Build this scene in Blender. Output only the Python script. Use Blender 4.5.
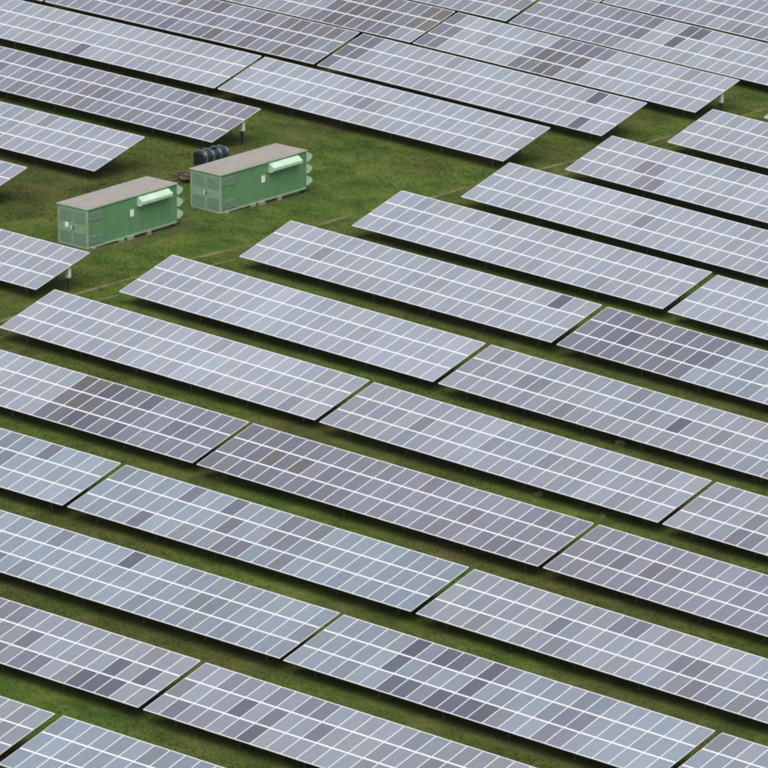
import bpy, bmesh, math, random
import numpy as np
from mathutils import Vector, Matrix

for o in list(bpy.data.objects): bpy.data.objects.remove(o)
scene = bpy.context.scene
COL = scene.collection
R = math.radians
random.seed(7)
rng = np.random.default_rng(11)

# ------------------------------------------------------------------ camera
PITCH = 16.4312
FPX = 7617.9                       # focal length in photo pixels (768 wide)
CAM = Vector((0.0, -421.45, 124.289))
cd = bpy.data.cameras.new('camera')
cam = bpy.data.objects.new('camera', cd)
COL.objects.link(cam)
cam.location = CAM
cam.rotation_euler = (R(90 - PITCH), 0, 0)
cd.sensor_width = 36.0
cd.lens = FPX / 768 * 36.0
cd.clip_start = 1.0
cd.clip_end = 8000
scene.camera = cam

# ------------------------------------------------------------------ light
SUN_EL, SUN_AZ = 64.0, 184.0       # azimuth clockwise from +Y
world = bpy.data.worlds.new('World')
scene.world = world
world.use_nodes = True
wn, wl = world.node_tree.nodes, world.node_tree.links
wn.clear()
wout = wn.new('ShaderNodeOutputWorld')
wbg = wn.new('ShaderNodeBackground')
wsky = wn.new('ShaderNodeTexSky')
wsky.sky_type = 'NISHITA'
wsky.sun_disc = False
wsky.sun_elevation = R(SUN_EL)
wsky.sun_rotation = R(SUN_AZ)
wsky.air_density = 1.0
wsky.dust_density = 3.0
whs = wn.new('ShaderNodeHueSaturation')          # an overcast sky: hardly any blue left
whs.inputs['Saturation'].default_value = 0.22
wl.new(wsky.outputs['Color'], whs.inputs['Color'])
wl.new(whs.outputs['Color'], wbg.inputs['Color'])
wbg.inputs['Strength'].default_value = 0.075
wl.new(wbg.outputs['Background'], wout.inputs['Surface'])

sd = bpy.data.lights.new('sun', 'SUN')
sun = bpy.data.objects.new('sun', sd)
COL.objects.link(sun)
sd.energy = 1.4
sd.angle = R(70)
sd.color = (1.0, 0.97, 0.93)
sdir = Vector((math.sin(R(SUN_AZ)) * math.cos(R(SUN_EL)), math.cos(R(SUN_AZ)) * math.cos(R(SUN_EL)), math.sin(R(SUN_EL))))
sun.rotation_euler = sdir.to_track_quat('Z', 'Y').to_euler()
sun.location = (0, 0, 80)

scene.view_settings.view_transform = 'Standard'
scene.view_settings.look = 'None'
scene.view_settings.gamma = 1.0
scene.view_settings.exposure = 1.15
scene.cycles.filter_width = 2.0

# ------------------------------------------------------------------ survey data
# front-left and front-right corner of every panel table, tilt in degrees
TABLES = {
    'A0': (-38.17, -50.17, 0.71, -19.50, -65.60, -0.13, 14.76),
    'A1': (-19.06, -65.87, -0.15, -0.36, -81.26, -1.06, 14.93),
    'B0': (-31.11, -41.44, 0.66, -12.44, -56.88, -0.26, 14.74),
    'B1': (-12.17, -57.26, -0.24, 6.49, -72.70, -1.21, 14.73),
    'C0': (-24.09, -33.49, 0.57, -5.39, -48.89, -0.32, 14.68),
    'C1': (-5.20, -49.06, -0.37, 13.48, -64.48, -1.41, 14.76),
    'C2': (13.79, -64.75, -1.42, 32.46, -80.17, -2.47, 14.76),
    'D0': (-36.23, -9.61, 1.32, -17.55, -25.03, 0.49, 14.91),
    'D1': (-17.27, -25.17, 0.45, 1.40, -40.61, -0.49, 14.71),
    'D2': (1.67, -40.76, -0.55, 20.31, -56.20, -1.63, 14.70),
    'E0': (-29.33, -0.92, 1.20, -10.67, -16.35, 0.26, 14.88),
    'E1': (-10.42, -16.75, 0.29, 8.24, -32.19, -0.70, 14.78),
    'E2': (8.52, -32.26, -0.76, 27.18, -47.70, -1.89, 14.72),
    'F0': (-22.58, 8.25, 1.04, -3.94, -7.21, -0.00, 14.84),
    'F1': (-3.68, -7.95, 0.10, 14.98, -23.38, -1.00, 14.75),
    'F2': (15.23, -23.69, -1.00, 33.89, -39.11, -2.17, 14.73),
    'G0': (-15.84, 16.67, 0.85, 2.82, 1.24, -0.22, 14.74),
    'G1': (3.12, 0.64, -0.15, 21.78, -14.79, -1.27, 14.73),
    'H0': (-8.82, 25.52, 0.58, 9.84, 10.08, -0.41, 14.68),
    'H1': (10.16, 9.76, -0.45, 28.83, -5.66, -1.61, 14.75),
    'I0': (-1.99, 33.73, 0.29, 16.71, 18.35, -0.70, 14.69),
    'I1': (17.02, 18.00, -0.79, 35.69, 2.58, -1.98, 14.76),
    'J0': (4.84, 41.97, -0.08, 23.51, 26.53, -1.15, 14.69),
    'K0': (11.59, 50.24, -0.48, 30.26, 34.81, -1.58, 14.71),
    'L0': (18.44, 59.00, -0.95, 37.11, 43.57, -2.06, 14.73),
    'Q1': (1.96, 83.12, -0.29, 20.60, 67.64, -1.18, 14.72),
    'R1': (-4.50, 75.12, 0.17, 14.17, 59.69, -0.72, 14.80),
    'S1': (-11.01, 67.03, 0.58, 7.64, 51.57, -0.29, 14.75),
    'S0': (-29.92, 82.59, 1.15, -11.24, 67.16, 0.60, 14.76),
    'R0': (-23.44, 90.84, 0.76, -4.75, 75.42, 0.18, 14.76),
    'Q0': (-16.89, 98.74, 0.32, 1.79, 83.30, -0.27, 14.78),
    'T0': (-29.75, 68.01, 1.33, -11.06, 52.58, 0.70, 14.75),
    'U0': (-36.98, 59.38, 1.65, -18.30, 43.94, 1.07, 14.74),
    'V0': (-44.07, 50.91, 1.89, -25.39, 35.47, 1.31, 14.76),
    'W0': (-39.46, 31.77, 1.77, -20.79, 16.33, 1.07, 14.78),
    'X0': (-10.26, 107.07, -0.19, 8.42, 91.63, -0.81, 14.76),
    'X1': (8.61, 91.09, -0.79, 27.27, 75.65, -1.72, 14.76),
    'Y0': (-3.54, 114.95, -0.74, 15.14, 99.51, -1.36, 14.76),
    'Y1': (15.32, 99.51, -1.38, 34.00, 84.08, -2.26, 14.80),
    'M0': (25.14, 67.30, -1.44, 43.80, 51.87, -2.58, 14.76),
}
# the table left of R0 lies almost wholly outside the frame, in line with it
TABLES['R9'] = (-42.33, 106.42, 1.25, -23.66, 90.99, .77, 14.76)
NCOL, NROW = 24, 3
PX = 1.01                 # module spacing along the row
PY = 4.977 / 3            # module spacing up the slope
LEN = NCOL * PX
FRONT_H = 0.80            # height of the low edge above the grass

# ground surface: kernel regression over the survey points on top of a plane
_pts = []
for k, (x0, y0, z0, x1, y1, z1, t) in TABLES.items():
    dx, dy = (y0 - y1) / LEN, (x1 - x0) / LEN           # uphill (horizontal) direction of the table
    for s in (0, .25, .5, .75, 1):
        for d in (0.0, 2.4, 4.8):
            _pts.append((x0 + (x1 - x0) * s + dx * d, y0 + (y1 - y0) * s + dy * d, z0 + (z1 - z0) * s - FRONT_H))
_pts = np.array(_pts)
_A = np.c_[_pts[:, :2], np.ones(len(_pts))]
_pl = np.linalg.lstsq(_A, _pts[:, 2], rcond=None)[0]
_res = _pts[:, 2] - _A @ _pl

def ground(x, y):
    x = np.atleast_1d(np.asarray(x, float)); y = np.atleast_1d(np.asarray(y, float))
    out = np.empty(len(x))
    for i in range(0, len(x), 20000):
        a, b = x[i:i + 20000], y[i:i + 20000]
        d2 = (a[:, None] - _pts[None, :, 0]) ** 2 + (b[:, None] - _pts[None, :, 1]) ** 2
        w = np.exp(-d2 / (2 * 4.0 ** 2)) + 0.02 * np.exp(-d2 / (2 * 14.0 ** 2))
        ws = w.sum(1)
        fade = np.clip((np.hypot(a, b - 15) - 110) / 60, 0, 1)
        out[i:i + 20000] = _pl[0] * a * (1 - fade * .8) + _pl[1] * b * (1 - fade * .8) + _pl[2] + (w @ _res) / (ws + 1e-4)
    return out
def gz(x, y): return float(ground(x, y)[0])

_cp, _sp = math.cos(R(PITCH)), math.sin(R(PITCH))
def at(px, py):
    """photo pixel -> the point where that sight line meets the grass"""
    d = Vector(((px - 384) / FPX, _cp + _sp * (384 - py) / FPX, -_sp + _cp * (384 - py) / FPX))
    t = 430.0
    for _ in range(30):
        q = CAM + d * t
        t -= (q.z - gz(q.x, q.y)) / d.z
    return CAM + d * t

# ------------------------------------------------------------------ materials
def mat(name, base=(.5, .5, .5), rough=.6, spec=.5, metal=0.0):
    m = bpy.data.materials.new(name); m.use_nodes = True
    b = m.node_tree.nodes['Principled BSDF']
    b.inputs['Base Color'].default_value = (*base, 1)
    b.inputs['Roughness'].default_value = rough
    b.inputs['Specular IOR Level'].default_value = spec
    b.inputs['Metallic'].default_value = metal
    return m, m.node_tree.nodes, m.node_tree.links, b

def noise(n, l, scale, detail=4, rough=.55, vec=None, dist=0.0):
    t = n.new('ShaderNodeTexNoise')
    t.inputs['Scale'].default_value = scale; t.inputs['Detail'].default_value = detail
    t.inputs['Roughness'].default_value = rough; t.inputs['Distortion'].default_value = dist
    if vec is not None: l.new(vec, t.inputs['Vector'])
    return t.outputs['Fac']

def ramp(n, l, fac, stops):
    r = n.new('ShaderNodeValToRGB'); e = r.color_ramp.elements
    while len(e) < len(stops): e.new(0.5)
    for el, (p, c) in zip(e, stops):
        el.position = p; el.color = (*c, 1) if len(c) == 3 else c
    l.new(fac, r.inputs['Fac'])
    return r.outputs['Color']

def mix(n, l, fac, a, b, mode='MIX'):
    m = n.new('ShaderNodeMix'); m.data_type = 'RGBA'; m.blend_type = mode
    for v, s in ((fac, m.inputs[0]), (a, m.inputs[6]), (b, m.inputs[7])):
        if isinstance(v, (int, float)): s.default_value = v
        elif isinstance(v, tuple): s.default_value = (*v, 1)
        else: l.new(v, s)
    return m.outputs[2]

def math_node(n, l, op, a, b=None):
    m = n.new('ShaderNodeMath'); m.operation = op
    for v, s in ((a, m.inputs[0]), (b, m.inputs[1])):
        if v is None: continue
        if isinstance(v, (int, float)): s.default_value = v
        else: l.new(v, s)
    return m.outputs[0]

def weathered(name, base, rough=.55, spec=.4, amount=.25, scale=1.2, metal=0.0):
    m, n, l, b = mat(name, base, rough, spec, metal)
    g = n.new('ShaderNodeNewGeometry')
    f = noise(n, l, scale, 6, .65, g.outputs['Position'])
    lo = tuple(c * (1 - amount) for c in base); hi = tuple(min(1, c * (1 + amount)) for c in base)
    l.new(ramp(n, l, f, [(.3, lo), (.7, hi)]), b.inputs['Base Color'])
    return m

def grass_colour(n, l, pos):
    big = noise(n, l, .075, 3, .5, pos)
    mid = noise(n, l, .42, 4, .6, pos, .4)
    fine = noise(n, l, 2.6, 5, .7, pos)
    base = ramp(n, l, mid, [(.28, (.028, .060, .009)), (.48, (.054, .095, .014)), (.70, (.100, .128, .027))])
    olive = ramp(n, l, mid, [(.28, (.034, .045, .010)), (.52, (.058, .064, .016)), (.75, (.092, .082, .028))])
    lush = n.new('ShaderNodeAttribute'); lush.attribute_name = 'lush'
    bf = math_node(n, l, 'MULTIPLY', ramp(n, l, big, [(.34, (0, 0, 0)), (.60, (1, 1, 1))]), math_node(n, l, 'SUBTRACT', 1.0, math_node(n, l, 'MULTIPLY', lush.outputs['Fac'], .88)))
    c = mix(n, l, bf, base, olive)
    dry = ramp(n, l, fine, [(.58, (0, 0, 0)), (.80, (.40, .40, .40))])
    c = mix(n, l, dry, c, (.115, .100, .040))
    return c

def make_ground_material():
    m, n, l, b = mat('grass_ground', rough=.95, spec=.15)
    g = n.new('ShaderNodeNewGeometry'); pos = g.outputs['Position']
    c = grass_colour(n, l, pos)
    a = n.new('ShaderNodeAttribute'); a.attribute_name = 'wear'
    brk = noise(n, l, 1.7, 5, .7, pos)
    wear = math_node(n, l, 'MULTIPLY', a.outputs['Fac'], ramp(n, l, brk, [(.38, (.0, .0, .0)), (.6, (1, 1, 1))]))
    c = mix(n, l, wear, c, (.085, .070, .048))
    speck = noise(n, l, 9, 3, .7, pos)
    c = mix(n, l, .2, c, ramp(n, l, speck, [(.3, (.5, .5, .5)), (.7, (1.0, 1.0, 1.0))]), 'MULTIPLY')
    l.new(c, b.inputs['Base Color'])
    bp = n.new('ShaderNodeBump'); bp.inputs['Strength'].default_value = .7; bp.inputs['Distance'].default_value = .08
    l.new(noise(n, l, 6, 5, .7, pos), bp.inputs['Height']); l.new(bp.outputs['Normal'], b.inputs['Normal'])
    return m

def make_blade_material():
    m, n, l, b = mat('grass_blade', rough=.8, spec=.2)
    g = n.new('ShaderNodeNewGeometry')
    c = grass_colour(n, l, g.outputs['Position'])
    a = n.new('ShaderNodeAttribute'); a.attribute_name = 'tint'
    c = mix(n, l, 1.0, c, ramp(n, l, a.outputs['Fac'], [(0, (.72, .85, .65)), (.5, (1.1, 1.15, 1.0)), (.85, (1.4, 1.35, 1.1)), (1, (2.0, 1.55, 1.3))]), 'MULTIPLY')
    l.new(c, b.inputs['Base Color'])
    tr = n.new('ShaderNodeBsdfTranslucent'); l.new(c, tr.inputs['Color'])
    ms = n.new('ShaderNodeMixShader'); ms.inputs[0].default_value = .4
    l.new(b.outputs[0], ms.inputs[1]); l.new(tr.outputs[0], ms.inputs[2]); l.new(ms.outputs[0], n['Material Output'].inputs['Surface'])
    return m

def make_cell_material():
    m, n, l, b = mat('solar_cells', rough=.22)
    oi = n.new('ShaderNodeObjectInfo'); tc = n.new('ShaderNodeTexCoord')
    sx = n.new('ShaderNodeSeparateXYZ'); l.new(tc.outputs['Object'], sx.inputs[0])
    # cell joints (6 x 10 cells): a soft pale grid, as dust and distance leave it
    def grid(sock, period):
        w = math_node(n, l, 'COSINE', math_node(n, l, 'MULTIPLY', sock, 2 * math.pi / period))
        return math_node(n, l, 'POWER', math_node(n, l, 'ADD', math_node(n, l, 'MULTIPLY', w, .5), .5), 4.0)
    j = math_node(n, l, 'MAXIMUM', grid(sx.outputs[0], .1575), grid(sx.outputs[1], .1575))
    g = n.new('ShaderNodeNewGeometry')
    dirt = noise(n, l, 1.1, 5, .7, g.outputs['Position'])
    c = mix(n, l, 1.0, oi.outputs['Color'], ramp(n, l, dirt, [(.3, (.96, .96, .97)), (.7, (1.04, 1.04, 1.03))]), 'MULTIPLY')
    c = mix(n, l, math_node(n, l, 'MULTIPLY', j, .09), c, (.36, .38, .42))
    l.new(c, b.inputs['Base Color'])
    l.new(oi.outputs['Alpha'], b.inputs['Specular IOR Level'])
    rr = ramp(n, l, dirt, [(.3, (.24, .24, .24)), (.7, (.30, .30, .30))])
    l.new(rr, b.inputs['Roughness'])
    return m

M_GROUND = make_ground_material()
M_BLADE = make_blade_material()
M_CELL = make_cell_material()
M_FRAME = weathered('panel_frame', (.62, .63, .64), .45, .5, .06, 3)
M_BACK = mat('panel_back', (.20, .20, .20), .8)[0]
M_STEEL = weathered('galvanised_steel', (.16, .165, .165), .5, .5, .2, 5, .4)
M_WHITE = weathered('white_enclosure', (.62, .63, .60), .5, .4, .1, 3)
M_GREEN = weathered('green_paint', (.108, .240, .112), .5, .4, .14, 1.3)
M_GREEN_DOOR = weathered('green_mesh_door', (.20, .31, .195), .55, .35, .14, 2.0)
M_MESH = weathered('green_mesh_louvre', (.135, .215, .150), .6, .3, .25, 6)
M_MINT = weathered('skylit_hood_green', (.38, .52, .40), .5, .4, .12, 2)  # cabin green lightened: the sky the hoods catch is put into this colour
M_TRIM = weathered('pale_green_trim', (.27, .36, .25), .55, .4, .18, 2)
M_ROOF = weathered('taupe_roof', (.240, .220, .203), .8, .3, .13, 1.4)
M_SIGN = mat('white_sign', (.75, .76, .76), .5)[0]
M_CONC = weathered('concrete', (.24, .25, .20), .85, .3, .2, 4)
M_TANK = weathered('dark_tank_plastic', (.013, .021, .028), .35, .5, .25, 3)
M_TANKRIB = weathered('tank_rib', (.060, .078, .088), .3, .5, .25, 3)  # ribs of the tank, set lighter than its shell
M_LOG = weathered('weathered_wood', (.085, .066, .048), .9, .2, .4, 5)
M_RUT = None
M_WEED = weathered('dry_stalk', (.17, .15, .085), .9, .2, .3, 8)
M_PIPE = mat('black_plastic', (.02, .02, .02), .5)[0]

def make_rut():
    m, n, l, b = mat('worn_track', rough=.95, spec=.15)
    g = n.new('ShaderNodeNewGeometry'); pos = g.outputs['Position']
    f = noise(n, l, 1.3, 5, .7, pos)
    c = ramp(n, l, f, [(.34, (.070, .082, .026)), (.5, (.115, .106, .048)), (.68, (.165, .145, .078))])
    l.new(c, b.inputs['Base Color'])
    bp = n.new('ShaderNodeBump'); bp.inputs['Strength'].default_value = .5; bp.inputs['Distance'].default_value = .05
    l.new(noise(n, l, 7, 4, .7, pos), bp.inputs['Height']); l.new(bp.outputs['Normal'], b.inputs['Normal'])
    return m
M_RUT = make_rut()

# ------------------------------------------------------------------ helpers
def link(o, parent=None):
    COL.objects.link(o)
    if parent is not None: o.parent = parent
    return o
def mesh_obj(name, bm, material, parent=None, loc=None, rot=None, smooth=False):
    me = bpy.data.meshes.new(name)
    bm.normal_update(); bm.to_mesh(me); bm.free()
    for mm in (material if isinstance(material, (list, tuple)) else [material]): me.materials.append(mm)
    if smooth:
        for p in me.polygons: p.use_smooth = True
    o = bpy.data.objects.new(name, me)
    if loc is not None: o.location = loc
    if rot is not None: o.rotation_euler = rot
    return link(o, parent)
def shared(name, me, parent, loc=(0, 0, 0), rot=(0, 0, 0), scale=None):
    o = bpy.data.objects.new(name, me)
    o.location = loc; o.rotation_euler = rot
    if scale is not None: o.scale = scale
    return link(o, parent)
def tag(o, label=None, cat=None, group=None, kind=None):
    for k, v in (('label', label), ('category', cat), ('group', group), ('kind', kind)):
        if v: o[k] = v
    return o
def empty(name, loc, rotz=0.0):
    o = bpy.data.objects.new(name, None); o.empty_display_size = .3
    o.location = loc; o.rotation_euler = (0, 0, rotz)
    return link(o)
def box(bm, x0, x1, y0, y1, z0, z1, mi=0, bevel=0.0):
    r = bmesh.ops.create_cube(bm, size=1.0)
    vs = r['verts']
    for v in vs:
        v.co = Vector((x0 + (v.co.x + .5) * (x1 - x0), y0 + (v.co.y + .5) * (y1 - y0), z0 + (v.co.z + .5) * (z1 - z0)))
    fs = {f for v in vs for f in v.link_faces}
    for f in fs: f.material_index = mi
    if bevel:
        es = {e for v in vs for e in v.link_edges}
        bmesh.ops.bevel(bm, geom=list(es), offset=bevel, segments=2, affect='EDGES', profile=.6)
    return bm
def nbox(*a, **k): return box(bmesh.new(), *a, **k)
def prism(bm, prof, axis, a0, a1):
    """extrude a 2-D outline: axis 'x' -> prof is (y, z); axis 'y' -> prof is (x, z)"""
    def P(p, a): return (a, p[0], p[1]) if axis == 'x' else (p[0], a, p[1])
    A = [bm.verts.new(P(p, a0)) for p in prof]; B = [bm.verts.new(P(p, a1)) for p in prof]
    n = len(prof)
    for i in range(n): bm.faces.new((A[i], A[(i + 1) % n], B[(i + 1) % n], B[i]))
    bm.faces.new(A[::-1]); bm.faces.new(B)
    bmesh.ops.recalc_face_normals(bm, faces=bm.faces)
    return bm
def tube(bm, p, q, r, seg=6, r2=None):
    p, q = Vector(p), Vector(q); r2 = r if r2 is None else r2
    d = (q - p).normalized(); a = d.orthogonal().normalized(); b = d.cross(a)
    A, B = [], []
    for i in range(seg):
        t = 2 * math.pi * i / seg; o = a * math.cos(t) + b * math.sin(t)
        A.append(bm.verts.new(p + o * r)); B.append(bm.verts.new(q + o * r2))
    for i in range(seg): bm.faces.new((A[i], A[(i + 1) % seg], B[(i + 1) % seg], B[i]))
    bm.faces.new(A[::-1]); bm.faces.new(B)
    return bm

# ------------------------------------------------------------------ ground
def axis_values(lo, hi, step, far):
    v = list(np.arange(lo, hi + 1e-6, step)); s = step; a, b = [], []
    x = lo
    while x > -far: s *= 1.5; x -= s; a.append(x)
    s, x = step, hi
    while x < far: s *= 1.5; x += s; b.append(x)
    return np.array(a[::-1] + v + b)

C1 = (-18.13, 28.27, 49.78, 8.20, 2.48, 2.59)      # near corner x, y, heading, length, width, height
C2 = (-10.18, 37.85, 49.26, 8.08, 2.55, 2.57)

def wobble(x, y, s=1.0):
    return (np.sin(x * .9 * s + 1.3 * np.sin(y * .7 * s)) + np.sin(y * 1.1 * s + 1.7 * np.sin(x * .53 * s + 2)) + np.sin((x + y) * 2.3 * s + 1) * .5) / 2.5

def wear_at(x, y):
    """bare trampled soil round the two transformer cabins"""
    w = np.zeros_like(x)
    for (cx, cy, h, lx, ly, _), k in ((C1, 1.0), (C2, .55)):
        c, s = math.cos(R(h)), math.sin(R(h))
        u = (x - cx) * c + (y - cy) * s; v = -(x - cx) * s + (y - cy) * c
        du = np.maximum(np.maximum(-u, u - lx), 0); dv = np.maximum(np.maximum(-v, v - ly), 0)
        w = np.maximum(w, k * np.clip(1.15 - np.hypot(du, dv) / (1.3 + .5 * wobble(x, y)), 0, 1))
    # a scuffed patch between the cabins
    d = np.hypot((x + 12.9) / 1.5, (y - 38.2) / 3.0)
    w = np.maximum(w, .8 * np.clip(1.2 - d, 0, 1))
    return np.clip(w, 0, 1)

def lush_at(x, y):
    """the open meadow by the cabins is never shaded by tables and grows greener"""
    d = np.full(len(x), 99.0)
    for k, x0, y0, ux, uy in table_frames():
        u = (x - x0) * ux + (y - y0) * uy; v = -(x - x0) * uy + (y - y0) * ux
        d = np.minimum(d, np.hypot(np.maximum(np.maximum(-u, u - LEN), 0), np.maximum(np.maximum(-v, v - 4.8), 0)))
    return np.clip((d - 2.2 + .8 * wobble(x, y, .5)) / 2.5, 0, 1)
def table_frames():
    for k, (x0, y0, z0, x1, y1, z1, t) in TABLES.items():
        L = math.hypot(x1 - x0, y1 - y0)
        yield k, x0, y0, (x1 - x0) / L, (y1 - y0) / L

gx = axis_values(-34, 34, .5, 2500); gy = axis_values(-95, 130, .5, 2500)
GX, GY = np.meshgrid(gx, gy)
GZ = ground(GX.ravel(), GY.ravel()) + .025 * wobble(GX.ravel(), GY.ravel(), 1.4)
nx, ny = len(gx), len(gy)
verts = np.c_[GX.ravel(), GY.ravel(), GZ]
ii = (np.arange(ny - 1)[:, None] * nx + np.arange(nx - 1)[None, :]).ravel()
faces = np.c_[ii, ii + 1, ii + nx + 1, ii + nx]
def fast_mesh(name, verts, faces):
    me = bpy.data.meshes.new(name); k = faces.shape[1]
    me.vertices.add(len(verts)); me.vertices.foreach_set('co', verts.astype(np.float32).ravel())
    me.loops.add(faces.size); me.loops.foreach_set('vertex_index', faces.astype(np.int32).ravel())
    me.polygons.add(len(faces)); me.polygons.foreach_set('loop_start', np.arange(0, faces.size, k, dtype=np.int32))
    me.update(calc_edges=True)
    return me
gme = fast_mesh('ground', verts, faces)
at_ = gme.attributes.new('wear', 'FLOAT', 'POINT')
at_.data.foreach_set('value', wear_at(GX.ravel(), GY.ravel()).astype(np.float32))
at_ = gme.attributes.new('lush', 'FLOAT', 'POINT')
at_.data.foreach_set('value', lush_at(GX.ravel(), GY.ravel()).astype(np.float32))
gme.materials.append(M_GROUND)
gme.polygons.foreach_set('use_smooth', np.ones(len(gme.polygons), dtype=bool))
g_o = link(bpy.data.objects.new('ground', gme)); tag(g_o, 'grassy field under the solar panel tables', None, None, 'structure')

# wheel track: two worn ruts
rut_px = [(-40, 338), (0, 321.5), (40, 307), (79.5, 294), (137, 276.5), (194.6, 258.6), (237, 249.5), (270, 240), (312, 227), (365, 212.5),
          (433, 197), (460, 189), (510, 178), (567, 162.5), (640, 146), (705, 128), (750, 114), (800, 101)]
centre = [at(*p) for p in rut_px]
def resample(pts, step):
    out = []
    for a, b in zip(pts[:-1], pts[1:]):
        n = max(1, int((b - a).length / step))
        for i in range(n): out.append(a.lerp(b, i / n))
    out.append(pts[-1]); 
    for _ in range(6): out = [out[0]] + [(out[i - 1] + out[i] * 2 + out[i + 1]) / 4 for i in range(1, len(out) - 1)] + [out[-1]]
    return out
line = resample(centre, .5)
RUT = []
for k, off in enumerate((0.0, 1.75)):
    V, F = [], []
    for i, p in enumerate(line):
        d = (line[min(i + 1, len(line) - 1)] - line[max(i - 1, 0)]).normalized(); nrm = Vector((d.y, -d.x, 0))
        c = p + nrm * (off + .1 * math.sin(i * .23 + k))
        hw = max(.03, .13 + .06 * math.sin(i * .31 + 2 * k) + .06 * math.sin(i * .83 + k) + random.uniform(-.05, .05) - .05 * k)
        RUT.append((c.x, c.y))
        for j in range(4):
            q = c + nrm * (j / 1.5 - 1) * hw
            V.append((q.x, q.y, 0))
        if i:
            a = (i - 1) * 4
            for j in range(3): F.append((a + j, a + j + 1, a + j + 5, a + j + 4))
    V = np.array(V); V[:, 2] = ground(V[:, 0], V[:, 1]) + .025 * wobble(V[:, 0], V[:, 1], 1.4) + .022
    me = fast_mesh('path', V, np.array(F)); me.materials.append(M_RUT)
    tag(link(bpy.data.objects.new('path', me)), ('upper' if k == 0 else 'lower') + ' pale worn wheel rut crossing the grass past the table ends', None, None, 'structure')
RUT = np.array(RUT)

# grass tufts
def build_grass():
    n = 430000
    y = rng.uniform(-90, 118, n); half = 24 + 5 * (y + 90) / 208
    x = rng.uniform(-1, 1, n) * half
    keep = np.ones(n, bool)
    for k, x0, y0, ux, uy in table_frames():
        u = (x - x0) * ux + (y - y0) * uy; v = -(x - x0) * uy + (y - y0) * ux
        keep &= ~((u > -.2) & (u < LEN - 2) & (v > 1.1) & (v < 5.4))
        thin = (u > 0) & (u < LEN) & (v > 0) & (v < 5)
        keep &= ~(thin & (rng.random(n) < .45))
    for (cx, cy, h, lx, ly, _) in (C1, C2):
        c, s = math.cos(R(h)), math.sin(R(h))
        u = (x - cx) * c + (y - cy) * s; v = -(x - cx) * s + (y - cy) * c
        keep &= ~((u > -.05) & (u < lx + .05) & (v > -.05) & (v < ly + .05))
    keep &= rng.random(n) > .75 * wear_at(x, y)
    x, y = x[keep], y[keep]
    # thin the ruts
    near = np.zeros(len(x), bool)
    for i in range(0, len(x), 20000):
        d = (x[i:i + 20000, None] - RUT[None, :, 0]) ** 2 + (y[i:i + 20000, None] - RUT[None, :, 1]) ** 2
        near[i:i + 20000] = d.min(1) < .22 ** 2
    k2 = ~(near & (rng.random(len(x)) < .85)); x, y = x[k2], y[k2]
    n = len(x)
    z = ground(x, y) + .025 * wobble(x, y, 1.4) - .01
    lush = .5 + .5 * wobble(x, y, .35)
    hgt = (.05 + .075 * rng.random(n) ** 2) * (.7 + .6 * lush)
    B = 3
    P = np.repeat(np.c_[x, y, z], B, 0); hh = np.repeat(hgt, B) * rng.uniform(.6, 1.2, n * B)
    az = rng.uniform(0, 2 * np.pi, n * B); lean = rng.uniform(.1, .9, n * B) * hh
    wd = rng.uniform(.012, .026, n * B)
    root = P + np.c_[rng.normal(0, .04, n * B), rng.normal(0, .04, n * B), np.zeros(n * B)]
    side = np.c_[-np.sin(az), np.cos(az), np.zeros(n * B)] * wd[:, None]
    tip = root + np.c_[np.cos(az) * lean, np.sin(az) * lean, hh]
    V = np.stack([root - side, root + side, tip], 1).reshape(-1, 3)
    F = np.arange(len(V)).reshape(-1, 3)
    me = fast_mesh('grass', V, F)
    a = me.attributes.new('tint', 'FLOAT', 'POINT')
    tint = np.clip(np.repeat(rng.random(n) * .6, B) + rng.random(n * B) * .4, 0, 1)
    a.data.foreach_set('value', np.repeat(tint, 3).astype(np.float32))
    a = me.attributes.new('lush', 'FLOAT', 'POINT')
    a.data.foreach_set('value', np.repeat(lush_at(x, y), 3 * B).astype(np.float32))
    me.materials.append(M_BLADE)
    o = link(bpy.data.objects.new('grass', me)); tag(o, 'short tufted green and straw coloured grass between the panel rows', 'grass', None, 'stuff')
build_grass()

# ------------------------------------------------------------------ solar tables
def panel_mesh():
    w, h, t = 1.000 / 2, 1.648 / 2, .038
    bx, by = .023, .046
    bm = bmesh.new()
    o = [bm.verts.new((sx * w, sy * h, 0)) for sx, sy in ((-1, -1), (1, -1), (1, 1), (-1, 1))]
    i = [bm.verts.new((sx * (w - bx), sy * (h - by), 0)) for sx, sy in ((-1, -1), (1, -1), (1, 1), (-1, 1))]
    g = [bm.verts.new((sx * (w - bx), sy * (h - by), -.003)) for sx, sy in ((-1, -1), (1, -1), (1, 1), (-1, 1))]
    d = [bm.verts.new((sx * w, sy * h, -t)) for sx, sy in ((-1, -1), (1, -1), (1, 1), (-1, 1))]
    for k in range(4):
        q = (k + 1) % 4
        bm.faces.new((o[k], o[q], i[q], i[k]))
        bm.faces.new((i[k], i[q], g[q], g[k]))
        bm.faces.new((d[k], d[q], o[q], o[k]))
    f = bm.faces.new(g); f.material_index = 1
    f = bm.faces.new(d[::-1]); f.material_index = 2
    me = bpy.data.meshes.new('solar_panel'); bm.normal_update(); bm.to_mesh(me); bm.free()
    for m in (M_FRAME, M_CELL, M_BACK): me.materials.append(m)
    return me
def as_mesh(name, bm, m):
    me = bpy.data.meshes.new(name); bm.normal_update(); bm.to_mesh(me); bm.free(); me.materials.append(m); return me
PANEL = panel_mesh()
def c_section(L, w, h, axis):
    bm = bmesh.new()
    prof = [(-w / 2, -h), (w / 2, -h), (w / 2, -h + .006), (-w / 2 + .006, -h + .006), (-w / 2 + .006, -.006), (w / 2, -.006), (w / 2, 0), (-w / 2, 0)]
    return prism(bm, prof, axis, 0, L)
RAIL = as_mesh('rail', c_section(LEN - .1, .06, .07, 'x'), M_STEEL)
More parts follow.
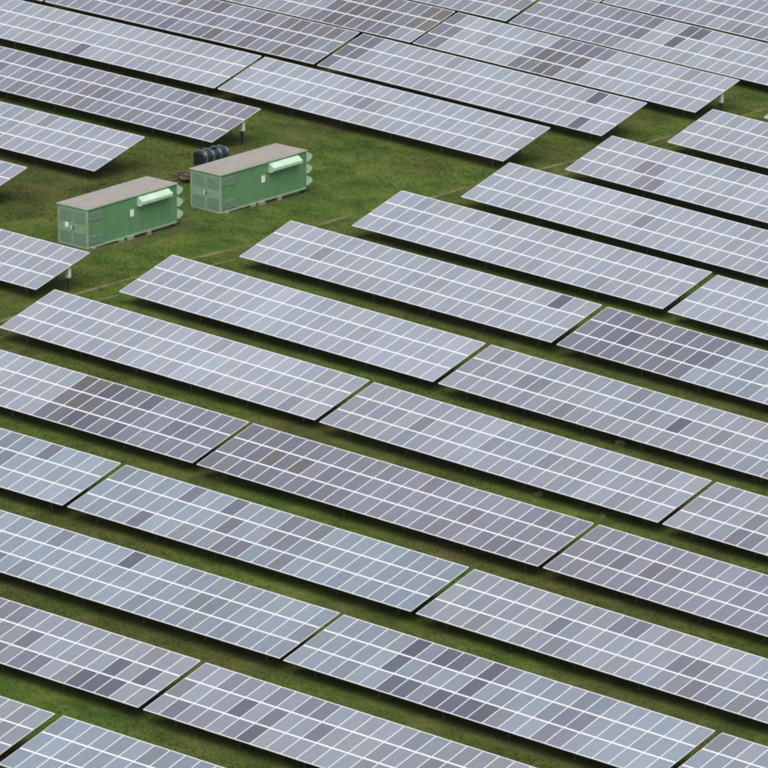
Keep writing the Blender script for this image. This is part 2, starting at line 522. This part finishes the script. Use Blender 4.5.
RAFTER = as_mesh('rafter', c_section(4.5, .07, .12, 'y'), M_STEEL)
POST_F = as_mesh('post', c_section(1.0, .045, .06, 'x'), M_STEEL)      # unit length, along x; turned upright and scaled
BRACE = POST_F

# tones: diffuse colour (linear) and gloss of the cell faces
TONE = {
    'pale':   ((.196, .216, .258), .78),
    'blue':   ((.156, .186, .230), .74),
    'grey':   ((.162, .178, .216), .74),
    'purple': ((.128, .133, .172), .64),
    'dim':    ((.098, .102, .134), .57),
    'dark':   ((.064, .068, .096), .48),
    'brown':  ((.086, .079, .086), .48),
}
# base tone and dark blocks (columns, rows, tone) of every table; row 0 is the high edge
LOOK = {
    'A0': ('grey', []), 'A1': ('blue', []),
    'B0': ('grey', [((20,), (1,), 'dark'), ((22,), (1,), 'dark'), ((19, 20, 21), (2,), 'dark'), ((14,), (1,), 'dim'), ((15, 16), (2,), 'dim'), ((10, 11, 12), (0,), 'purple')]),
    'B1': ('grey', [((4,), (1,), 'dark'), ((6,), (2,), 'dark'), ((1,), (2,), 'dim'), ((6, 9), (1,), 'dim'), ((7, 8), (0,), 'dim'), ((2, 3, 5), (0, 2), 'purple')]),
    'C0': ('blue', [((10,), (0,), 'dark'), ((3,), (2,), 'dim')]),
    'C1': ('blue', [((5, 7, 8, 10), (0,), 'dark'), ((6, 9, 11), (0,), 'purple'), ((5, 10), (1,), 'dark'), ((7,), (1,), 'purple'), ((6, 7, 9, 10, 11, 12), (2,), 'dark'), ((8, 13), (2,), 'purple'), ((16, 17), (1, 2), 'purple')]),
    'C2': ('grey', []), 'D0': ('blue', [((19,), (0,), 'dim'), ((15,), (2,), 'dim')]),
    'D1': ('blue', [((5, 8), (0,), 'dim'), ((9,), (1,), 'dim'), ((4, 10, 11), (2,), 'dim'), ((12, 13), (0, 1), 'purple')]),
    'D2': ('grey', [((7, 15, 16), (1,), 'dim'), ((8, 9), (2,), 'purple'), ((10, 11), (0,), 'dim'), ((17, 18), (2,), 'dim')]),
    'E0': ('pale', [(range(12, 18), (0, 1, 2), 'dim'), (range(18, 24), (0, 1, 2), 'purple'), ((12, 13), (0,), 'brown'), ((13, 14), (1,), 'brown'), ((14, 15, 17), (2, 0), 'dark'), ((20, 21), (1,), 'dim')]),
    'E1': ('purple', [(range(0, 6), (0, 1, 2), 'dim'), ((3, 5), (1,), 'brown'), ((7, 9), (1, 2), 'dim')]),
    'E2': ('purple', [((3, 6), (1,), 'dim')]),
    'F0': ('pale', []), 'F1': ('grey', [((10, 14), (1,), 'purple')]), 'F2': ('grey', [((4, 5), (2,), 'dim')]),
    'G0': ('pale', []), 'G1': ('grey', [((15,), (1,), 'dark'), ((5,), (1, 2), 'purple')]),
    'H0': ('pale', [((21,), (0,), 'dark')]),
    'H1': ('blue', [(range(0, 10), (0, 1), 'dim'), (range(0, 9), (2,), 'dim'), ((3, 6, 8), (1,), 'dark')]),
    'I0': ('pale', []), 'I1': ('pale', []), 'J0': ('pale', [((12,), (1,), 'purple')]),
    'K0': ('pale', [((4, 5), (1,), 'purple'), ((5, 6), (2,), 'purple')]), 'L0': ('pale', []), 'M0': ('pale', []),
    'Q1': ('pale', [((0,), (0, 1, 2), 'dim'), ((1,), (1, 2), 'dim'), (range(9, 14), (0,), 'dim'), (range(8, 13), (1,), 'dim'), (range(8, 12), (2,), 'dim'), ((9, 10), (1,), 'brown'), ((10, 11), (2,), 'brown'), ((12,), (1,), 'brown')]),
    'R1': ('pale', [((0, 1), (0, 1), 'dim'), ((0,), (2,), 'dim'), ((20,), (0,), 'dark'), ((21,), (2,), 'dark')]),
    'S1': ('pale', [((9, 10), (1,), 'purple')]), 'S0': ('pale', [((11,), (2,), 'dim')]),
    'R9': ('purple', []),
    'R0': ('purple', [((14, 17, 20), (2,), 'brown'), ((9, 12, 18), (0,), 'brown'), ((15, 21, 19), (1,), 'dim'), ((16, 22), (0,), 'brown'), ((10, 13), (2, 1), 'dim'), ((19,), (0,), 'brown'), ((17, 18), (1,), 'dim')]),
    'Q0': ('grey', [(range(15, 22), (0, 1, 2), 'dim'), ((16, 17, 19), (1, 2), 'brown'), ((18,), (0,), 'brown'), ((22, 23), (0, 1), 'brown')]),
    'T0': ('purple', [((3, 9, 13), (1,), 'dim'), ((16,), (0,), 'grey')]),
    'U0': ('pale', []), 'V0': ('pale', []), 'W0': ('pale', []),
    'X0': ('grey', [((17, 19, 20), (1, 2), 'purple')]),
    'X1': ('pale', [(range(0, 9), (0, 1, 2), 'purple'), ((6, 8, 9), (0,), 'dim'), ((12, 13), (0,), 'dark'), ((12,), (1,), 'dark'), ((3, 9), (1,), 'dim'), ((7,), (2,), 'dim')]),
    'Y0': ('grey', []), 'Y1': ('grey', [((4, 5, 8), (2,), 'purple')]),
}
LABEL = {
    'A0': 'small cut-off end of a grey solar table in the bottom left corner',
    'A1': 'bluish solar table along the bottom edge at far left, nearest to the camera',
    'B0': 'solar table at lower left with five dark panels close to its right end',
    'B1': 'solar table cut by the bottom edge left of centre, directly right of the five-dark-panel table',
    'C0': 'long bluish solar table at lower left with one lone dark panel at its upper edge',
    'C1': 'bottom centre solar table with a checkered cluster of dark panels in its left half',
    'C2': 'solar table of which only a corner shows in the bottom right corner',
    'D0': 'short visible end of bluish solar table at left edge, below the half dark table',
    'D1': 'bluish full solar table left of centre, below and parallel to the purple-grey full table',
    'D2': 'long solar table cut by the right edge, second row up from the bottom right corner',
    'E0': 'solar table at left edge whose left half is pale and right half dark purple',
    'E1': 'purple-grey full solar table in the centre, darkest at its left end',
    'E2': 'purplish solar table cut by the right edge, third row up from the bottom right corner',
    'F0': 'pale full solar table starting at the left edge, just below the wheel ruts',
    'F1': 'plain grey full solar table right of centre, above the purple-grey full table',
    'F2': 'small triangle of grey solar table at right edge, fourth row up from bottom right corner',
    'G0': 'pale full solar table in front of the left green cabin, without dark panels',
    'G1': 'grey solar table at right edge with one darker panel in its middle row',
    'H0': 'pale full solar table with a single dark panel at its upper right end',
    'H1': 'solar table at right edge, left third dark purple and the rest pale blue',
    'I0': 'pale full solar table, next row behind the one with a dark upper right panel',
    'I1': 'small piece of pale solar table at the right edge above the part-purple table',
    'J0': 'pale right solar table whose left corner nearly touches the front table of the top block',
    'K0': 'pale solar table at right edge with a few slightly purple panels near its left end',
    'L0': 'short pale solar table at upper right edge, below the table with a white cabinet',
    'M0': 'tiny pale tip of a solar table at the upper right edge beside the ruts',
    'Q1': 'upper right full solar table with a brownish dark cluster in its middle',
    'R1': 'pale full solar table of the top block with two dark panels near its right end',
    'S1': 'pale full front solar table of the top block, bordering the open grass',
    'S0': 'pale solar table in the upper left, next above the purple-grey table by the tank',
    'R9': 'tiny dark corner of a solar table at the top edge, far left',
    'R0': 'purple and brown mottled solar table near the top left edge',
    'Q0': 'solar table at the top edge with brown panels crowding its right end',
    'T0': 'purple-grey solar table at upper left ending behind the dark tank',
    'U0': 'pale solar table at left ending in the grass behind the left green cabin',
    'V0': 'tiny tip of a pale solar table at the left edge behind the left cabin',
    'W0': 'short pale solar table at left edge overlapping the left green cabin, white cabinet beneath',
    'X0': 'grey solar table at the top edge right of centre, left of the narrow gap',
    'X1': 'top right solar table with three dark panels together and a purplish left part',
    'Y0': 'sliver of solar table at the very top edge, left of a tiny gap',
    'Y1': 'grey solar table in the top right corner, farthest back row',
}
POST_X = [1.5 + i * (LEN - 3.0) / 5 for i in range(6)]
TAB = {}
def tone_for(key, c, r, drift):
    name, blocks = LOOK[key]
    hit = False
    for cols, rows, t in blocks:
        if c in cols and r in rows: name = t; hit = True
    rgb, sp = TONE[name]
    h = random.Random(hash((sum(map(ord, key)) * 31 + c * 7 + r) * 2654435761 % 2**32))
    j = h.gauss(0, .045 if name == 'pale' else .07) + drift[c]
    hue = h.gauss(0, .02 if name == 'pale' else .024)
    if not hit and h.random() < (.025 if name == 'pale' else .09): j -= .22; hue -= .03          # a few duller modules everywhere
    k = max(.45, 1 + j)
    return (rgb[0] * k * (1 - hue), rgb[1] * k, rgb[2] * k * (1 + hue * .8), min(1, sp * (1 + j * .5)))

for key, (x0, y0, z0, x1, y1, z1, tilt) in TABLES.items():
    X = Vector((x1 - x0, y1 - y0, z1 - z0)).normalized()
    Yv = Vector((-X.y, X.x, 0)).normalized(); Zv = X.cross(Yv)
    root = empty('solar_table', (x0, y0, z0))
    M = Matrix((X, Yv, Zv)).transposed().to_4x4(); M.translation = Vector((x0, y0, z0)) - Zv * FRONT_H
    root.matrix_world = M
    TAB[key] = M
    tag(root, LABEL[key], 'solar table', 'solar panel tables in rows across the field')
    t = R(tilt); ct, st = math.cos(t), math.sin(t)
    def up(s, dz=0.0): return (s * ct - dz * st, FRONT_H + s * st + dz * ct)
    drift, d = [], 0.0
    rr = random.Random(sum(map(ord, key)) * 977)
    for c in range(NCOL):
        d = d * .75 + rr.gauss(0, .035); drift.append(d)
    for c in range(NCOL):
        for r in range(NROW):
            s = (NROW - r - .5) * PY
            yy, zz = up(s, .002 * rr.uniform(-1, 1))
            o = shared('solar_panel', PANEL, root, ((c + .5) * PX, yy, zz), (t + rr.gauss(0, .0025), rr.gauss(0, .0025), 0))
            o.color = tone_for(key, c, r, drift)
    for s in (.42, 1.24, 2.08, 2.90, 3.74, 4.56):
        yy, zz = up(s, -.042); shared('rail', RAIL, root, (.05, yy, zz), (t, 0, 0))
    lean = math.asin(X.z)
    for px in POST_X:
        yy, zz = up(.25, -.116); shared('rafter', RAFTER, root, (px, yy, zz), (t, 0, 0))
        for dist in (.85, 3.65):
            top = FRONT_H + dist * math.tan(t) - .2
            shared('post', POST_F, root, (px, dist, top), (0, math.pi / 2 + lean, 0), (top + .45, 1, 1))
    # diagonal brace from each rear post
    for px in POST_X:
        a = Vector((px + .05, 3.65, .75)); top = FRONT_H + 2.3 * math.tan(t) - .2
        b = Vector((px + .05, 2.3, top)); dv = b - a
        q = dv.to_track_quat('X', 'Z')
        shared('brace', POST_F, root, a, q.to_euler(), (dv.length, .6, .5))

# white cabinets on the end posts of three tables
def cabinet(key, label, s=3.25, k=.28):
    M = TAB[key]
    root = empty('electrical_cabinet', M @ Vector((LEN - k, s, 0)))
    root.rotation_euler = (0, 0, math.atan2(M[1][0], M[0][0]))
    tag(root, label, 'cabinet', 'white cabinets on table ends')
    zt = FRONT_H + s * math.tan(R(14.7)) - .26
    mesh_obj('case', nbox(-.11, .11, -.13, .13, zt - .62, zt, bevel=.006), M_WHITE, root)
    mesh_obj('door', nbox(.112, .125, -.11, .11, zt - .59, zt - .03, bevel=.004), M_WHITE, root)
    mesh_obj('mounting_post', nbox(-.18, -.112, -.05, .05, -.35, zt + .1), M_STEEL, root)
    bm = bmesh.new()
    for dy in (-.07, 0, .07): tube(bm, (-.02, dy, zt - .63), (-.05, dy, -.2), .022)
    mesh_obj('conduit', bm, M_PIPE, root)
cabinet('W0', 'white cabinet under the end of the table in front of the left green cabin')
cabinet('T0', 'white cabinet under the table end just behind the dark ribbed tank', 3.4, .3)
cabinet('Q1', 'white cabinet under the right end of the table with the brownish dark cluster', 3.25, .28)

# ------------------------------------------------------------------ transformer cabins
def hood_profile(d, h):            # (out, up) outline of a weather hood
    return [(0, 0), (d * .25, 0), (d, -h * .42), (d, -h * .72), (d * .55, -h), (0, -h)]
def cabin(spec, label, sign_on_door):
    cx, cy, head, lx, ly, h = spec
    zb = gz(cx, cy)
    zs = min(gz(cx + lx * math.cos(R(head)), cy + lx * math.sin(R(head))), zb)
    base_z = zb
    root = empty('transformer_cabin', (cx, cy, base_z), R(head))
    tag(root, label, 'cabin', 'green transformer cabins')
    z0 = .05
    body = mesh_obj('body', nbox(.03, lx - .03, .03, ly - .03, z0, h - .09, bevel=.015), M_GREEN, root)
    bm = nbox(-.05, lx + .05, -.05, ly + .05, h - .09, h - .005, bevel=.012)
    roof = mesh_obj('roof', bm, M_TRIM, root)
    mesh_obj('roof_covering', nbox(.02, lx - .02, .02, ly - .02, h - .004, h + .012), M_ROOF, roof)
    mesh_obj('base_rail', nbox(.005, lx - .005, .005, ly - .005, z0 - .02, z0 + .10), M_TRIM, root)
    for X_ in (0.0, lx - .07):
        for Y_ in (0.0, ly - .07):
            mesh_obj('corner_post', nbox(X_, X_ + .07, Y_, Y_ + .07, z0 + .1, h - .091), M_TRIM if X_ == 0 else M_GREEN, root)
    # panel seams on the long wall
    for sx in (1.55, lx * .47, lx - .75):
        mesh_obj('wall_seam', nbox(sx - .008, sx + .008, .022, .031, z0 + .12, h - .10), M_GREEN, root)
    # double door on the near end
    mid = ly / 2
    for s, (a, b) in ((0, (.09, mid - .012)), (1, (mid + .012, ly - .09))):
        d = mesh_obj('door', nbox(-.005, .03, a, b, z0 + .12, h - .14, bevel=.006), M_GREEN_DOOR, root)
        for (q0, q1) in ((z0 + .22, z0 + .95), (h - 1.0, h - .24)):
            bm = bmesh.new()
            box(bm, -.012, -.005, a + .10, b - .10, q0, q1)
            zz = q0 + .03
            while zz < q1 - .03:
                prism(bm, [(-.012, zz), (-.034, zz - .012), (-.034, zz + .002), (-.012, zz + .03)], 'y', a + .13, b - .13)
                zz += .06
            mesh_obj('louvre', bm, M_MESH, d)
        hy = mid - .08 if s == 0 else mid + .08
        bm = nbox(-.05, -.006, hy - .02, hy + .02, z0 + 1.05, z0 + 1.28, bevel=.006)
        mesh_obj('handle', bm, M_PIPE if s == 0 else M_SIGN, d)
        bm = bmesh.new()
        for hz in (z0 + .35, z0 + 1.2, h - .4):
            yy = a + .015 if s == 0 else b - .015
            tube(bm, (-.012, yy, hz - .06), (-.012, yy, hz + .06), .014)
        mesh_obj('hinge', bm, M_TRIM, d)
        if s == 1 and sign_on_door:
            mesh_obj('door_sign', nbox(-.012, -.006, mid + .35, mid + .62, z0 + 1.12, z0 + 1.44), M_SIGN, d)
    # louvred side grilles
    for (q0, q1) in ((z0 + .2, z0 + .78), (h - .85, h - .26)):
        bm = bmesh.new()
        box(bm, .14, 1.42, .012, .03, q0, q1)
        zz = q0 + .04
        while zz < q1 - .04:
            prism(bm, [(.012, zz), (-.014, zz - .014), (-.014, zz + .004), (.012, zz + .032)], 'x', .18, 1.38)
            zz += .065
        mesh_obj('grille', bm, M_MESH, root)
    # weather hood on the long wall
    a, b = lx * .555, lx * .895
    prof = [(.029 - p, h - .17 + q) for p, q in hood_profile(.48, .58)]
    mesh_obj('vent_hood', prism(bmesh.new(), prof, 'x', a, b), M_MINT, root)
    # three hoods on the far end
    for i, top in enumerate((h - .16, h - .93, h - 1.70)):
        prof = [(lx - .029 + p, top + q) for p, q in hood_profile(.66, .64)]
        mesh_obj('vent_hood', prism(bmesh.new(), prof, 'y', .06, ly - .25), M_MINT, root)
    # white notice on the long wall
    mesh_obj('notice', nbox(lx * .495 - .17, lx * .495 + .17, .008, .016, h - 1.3, h - .86), M_SIGN, root)
    # concrete pads
    for i, fx in enumerate((.5, lx * .37, lx * .47, lx * .68)):
        for fy in (-.10, ly - .34):
            if fy > 0 and i in (2, 3): continue
            w = .14 + .06 * ((i * 7) % 3)
            px, py = cx + fx * math.cos(R(head)) - fy * math.sin(R(head)), cy + fx * math.sin(R(head)) + fy * math.cos(R(head))
            gl = gz(px, py) - base_z
            mesh_obj('foot', nbox(fx - w, fx + w, fy, fy + .44, gl - .3, max(gl + .03, .079), bevel=.02), M_CONC, root)
    mesh_obj('plinth', nbox(.30, lx - .30, .30, ly - .30, -.6, z0 - .021), M_CONC, root)
    # vertical conduit at the near corner
    return root
cabin(C1, 'left green transformer cabin with taupe roof, white sign on its door', True)
cabin(C2, 'right green transformer cabin with taupe roof, dark tank behind it', False)

# ------------------------------------------------------------------ tank
def tank():
    p = at(198.5, 171.0)
    root = empty('storage_tank', (p.x, p.y, gz(p.x, p.y)), R(40))
    tag(root, 'dark ribbed plastic storage tank lying behind the right green cabin', 'tank')
    L, rw, rh = 2.08, .64, .60
    def ring(x, f):
        pts = []
        for i in range(24):
            a = 2 * math.pi * i / 24
            ca, sa = math.cos(a), math.sin(a)
            e = .58
            pts.append(Vector((x, rw * f * math.copysign(abs(ca) ** e, ca), .12 + rh + rh * f * math.copysign(abs(sa) ** e, sa))))
        return pts
    bm = bmesh.new()
    xs = [(0, .0), (0.0, .80), (.06, .93), (.14, 1.0)]
    for i in range(3):
        a = .14 + i * .58
        xs += [(a + .18, 1.0), (a + .22, .93), (a + .53, .93), (a + .57, 1.0)]
    xs += [(L - .06, .93), (L, .80), (L, .0)]
    rings = [[bm.verts.new(v) for v in ring(x, max(f, .001))] for x, f in xs]
    for A, B in zip(rings[:-1], rings[1:]):
        for i in range(24): bm.faces.new((A[i], A[(i + 1) % 24], B[(i + 1) % 24], B[i]))
    bmesh.ops.recalc_face_normals(bm, faces=bm.faces)
    mesh_obj('shell', bm, M_TANK, root)
    for i in range(4):
        a = .14 + i * .58
        bm = bmesh.new()
        x0, x1 = a - .005, a + .17
        o0 = [bm.verts.new(v) for v in ring(x0, 1.01)]; o1 = [bm.verts.new(v) for v in ring((x0 + x1) / 2, 1.07)]; o2 = [bm.verts.new(v) for v in ring(x1, 1.01)]
        for A, B in ((o0, o1), (o1, o2)):
            for k in range(24): bm.faces.new((A[k], A[(k + 1) % 24], B[(k + 1) % 24], B[k]))
        bmesh.ops.recalc_face_normals(bm, faces=bm.faces)
        mesh_obj('rib', bm, M_TANKRIB, root)
    bm = bmesh.new(); tube(bm, (L * .62, 0, 2 * rh + .1), (L * .62, 0, 2 * rh + .22), .2, 16); mesh_obj('filler_cap', bm, M_TANK, root)
    for a in (.35, L - .55): mesh_obj('cradle', nbox(a, a + .22, -.6, .6, -.3, .22, bevel=.015), M_CONC, root)
tank()

# ------------------------------------------------------------------ timber heap
def heap():
    p = at(184, 180)
    root = empty('timber_heap', (p.x, p.y, gz(p.x, p.y)), R(20))
    tag(root, 'small heap of weathered timber lying left of the dark tank', 'timber')
    rr = random.Random(4)
    for i in range(18):
        L = rr.uniform(.45, 1.05); a = rr.gauss(.2, .55)
        c = Vector((rr.gauss(0, .30), rr.gauss(0, .45), .06 + .026 * i))
        d = Vector((math.cos(a), math.sin(a), rr.gauss(0, .14))) * L / 2
        bm = bmesh.new(); rad = rr.uniform(.06, .13)
        tube(bm, c - d, c + d, rad, 8, rad * .85)
        mesh_obj('log', bm, M_LOG, root)
heap()

# ------------------------------------------------------------------ dry weeds between the rows
def weed(px, py, label, seed, h):
    p = at(px, py); rr = random.Random(seed)
    root = empty('dry_weed', (p.x, p.y, gz(p.x, p.y)))
    tag(root, label, 'weed', 'dry weeds between the rows')
    for i in range(6):
        a = rr.uniform(0, 6.283); sp = rr.uniform(.1, .5) * h; hh = h * rr.uniform(.6, 1.05)
        bm = bmesh.new(); q = Vector((rr.gauss(0, .07), rr.gauss(0, .07), -.03))
        m = q + Vector((math.cos(a) * sp * .35, math.sin(a) * sp * .35, hh * .55)); e = q + Vector((math.cos(a) * sp, math.sin(a) * sp, hh))
        tube(bm, q, m, .010, 5, .008); tube(bm, m, e, .008, 5, .004)
        for _ in range(5):
            f = m.lerp(e, rr.random()); b = f + Vector((rr.gauss(0, .08), rr.gauss(0, .08), rr.uniform(.04, .14)))
            tube(bm, f, b, .007, 4, .010)
        mesh_obj('stem', bm, M_WEED, root)
weed(223, 481, 'reddish brown dry weed at the low edge of the purple-grey full table', 1, .38)
weed(620, 448, 'pale forked dry weed in the grass strip above the plain grey full table', 2, .5)
weed(539, 498, 'thin dry weed in the grass strip between plain grey and purple-grey full tables', 3, .45)
weed(602, 522, 'thin dry weed beside the narrow gap at the right end of the purple-grey table', 4, .42)
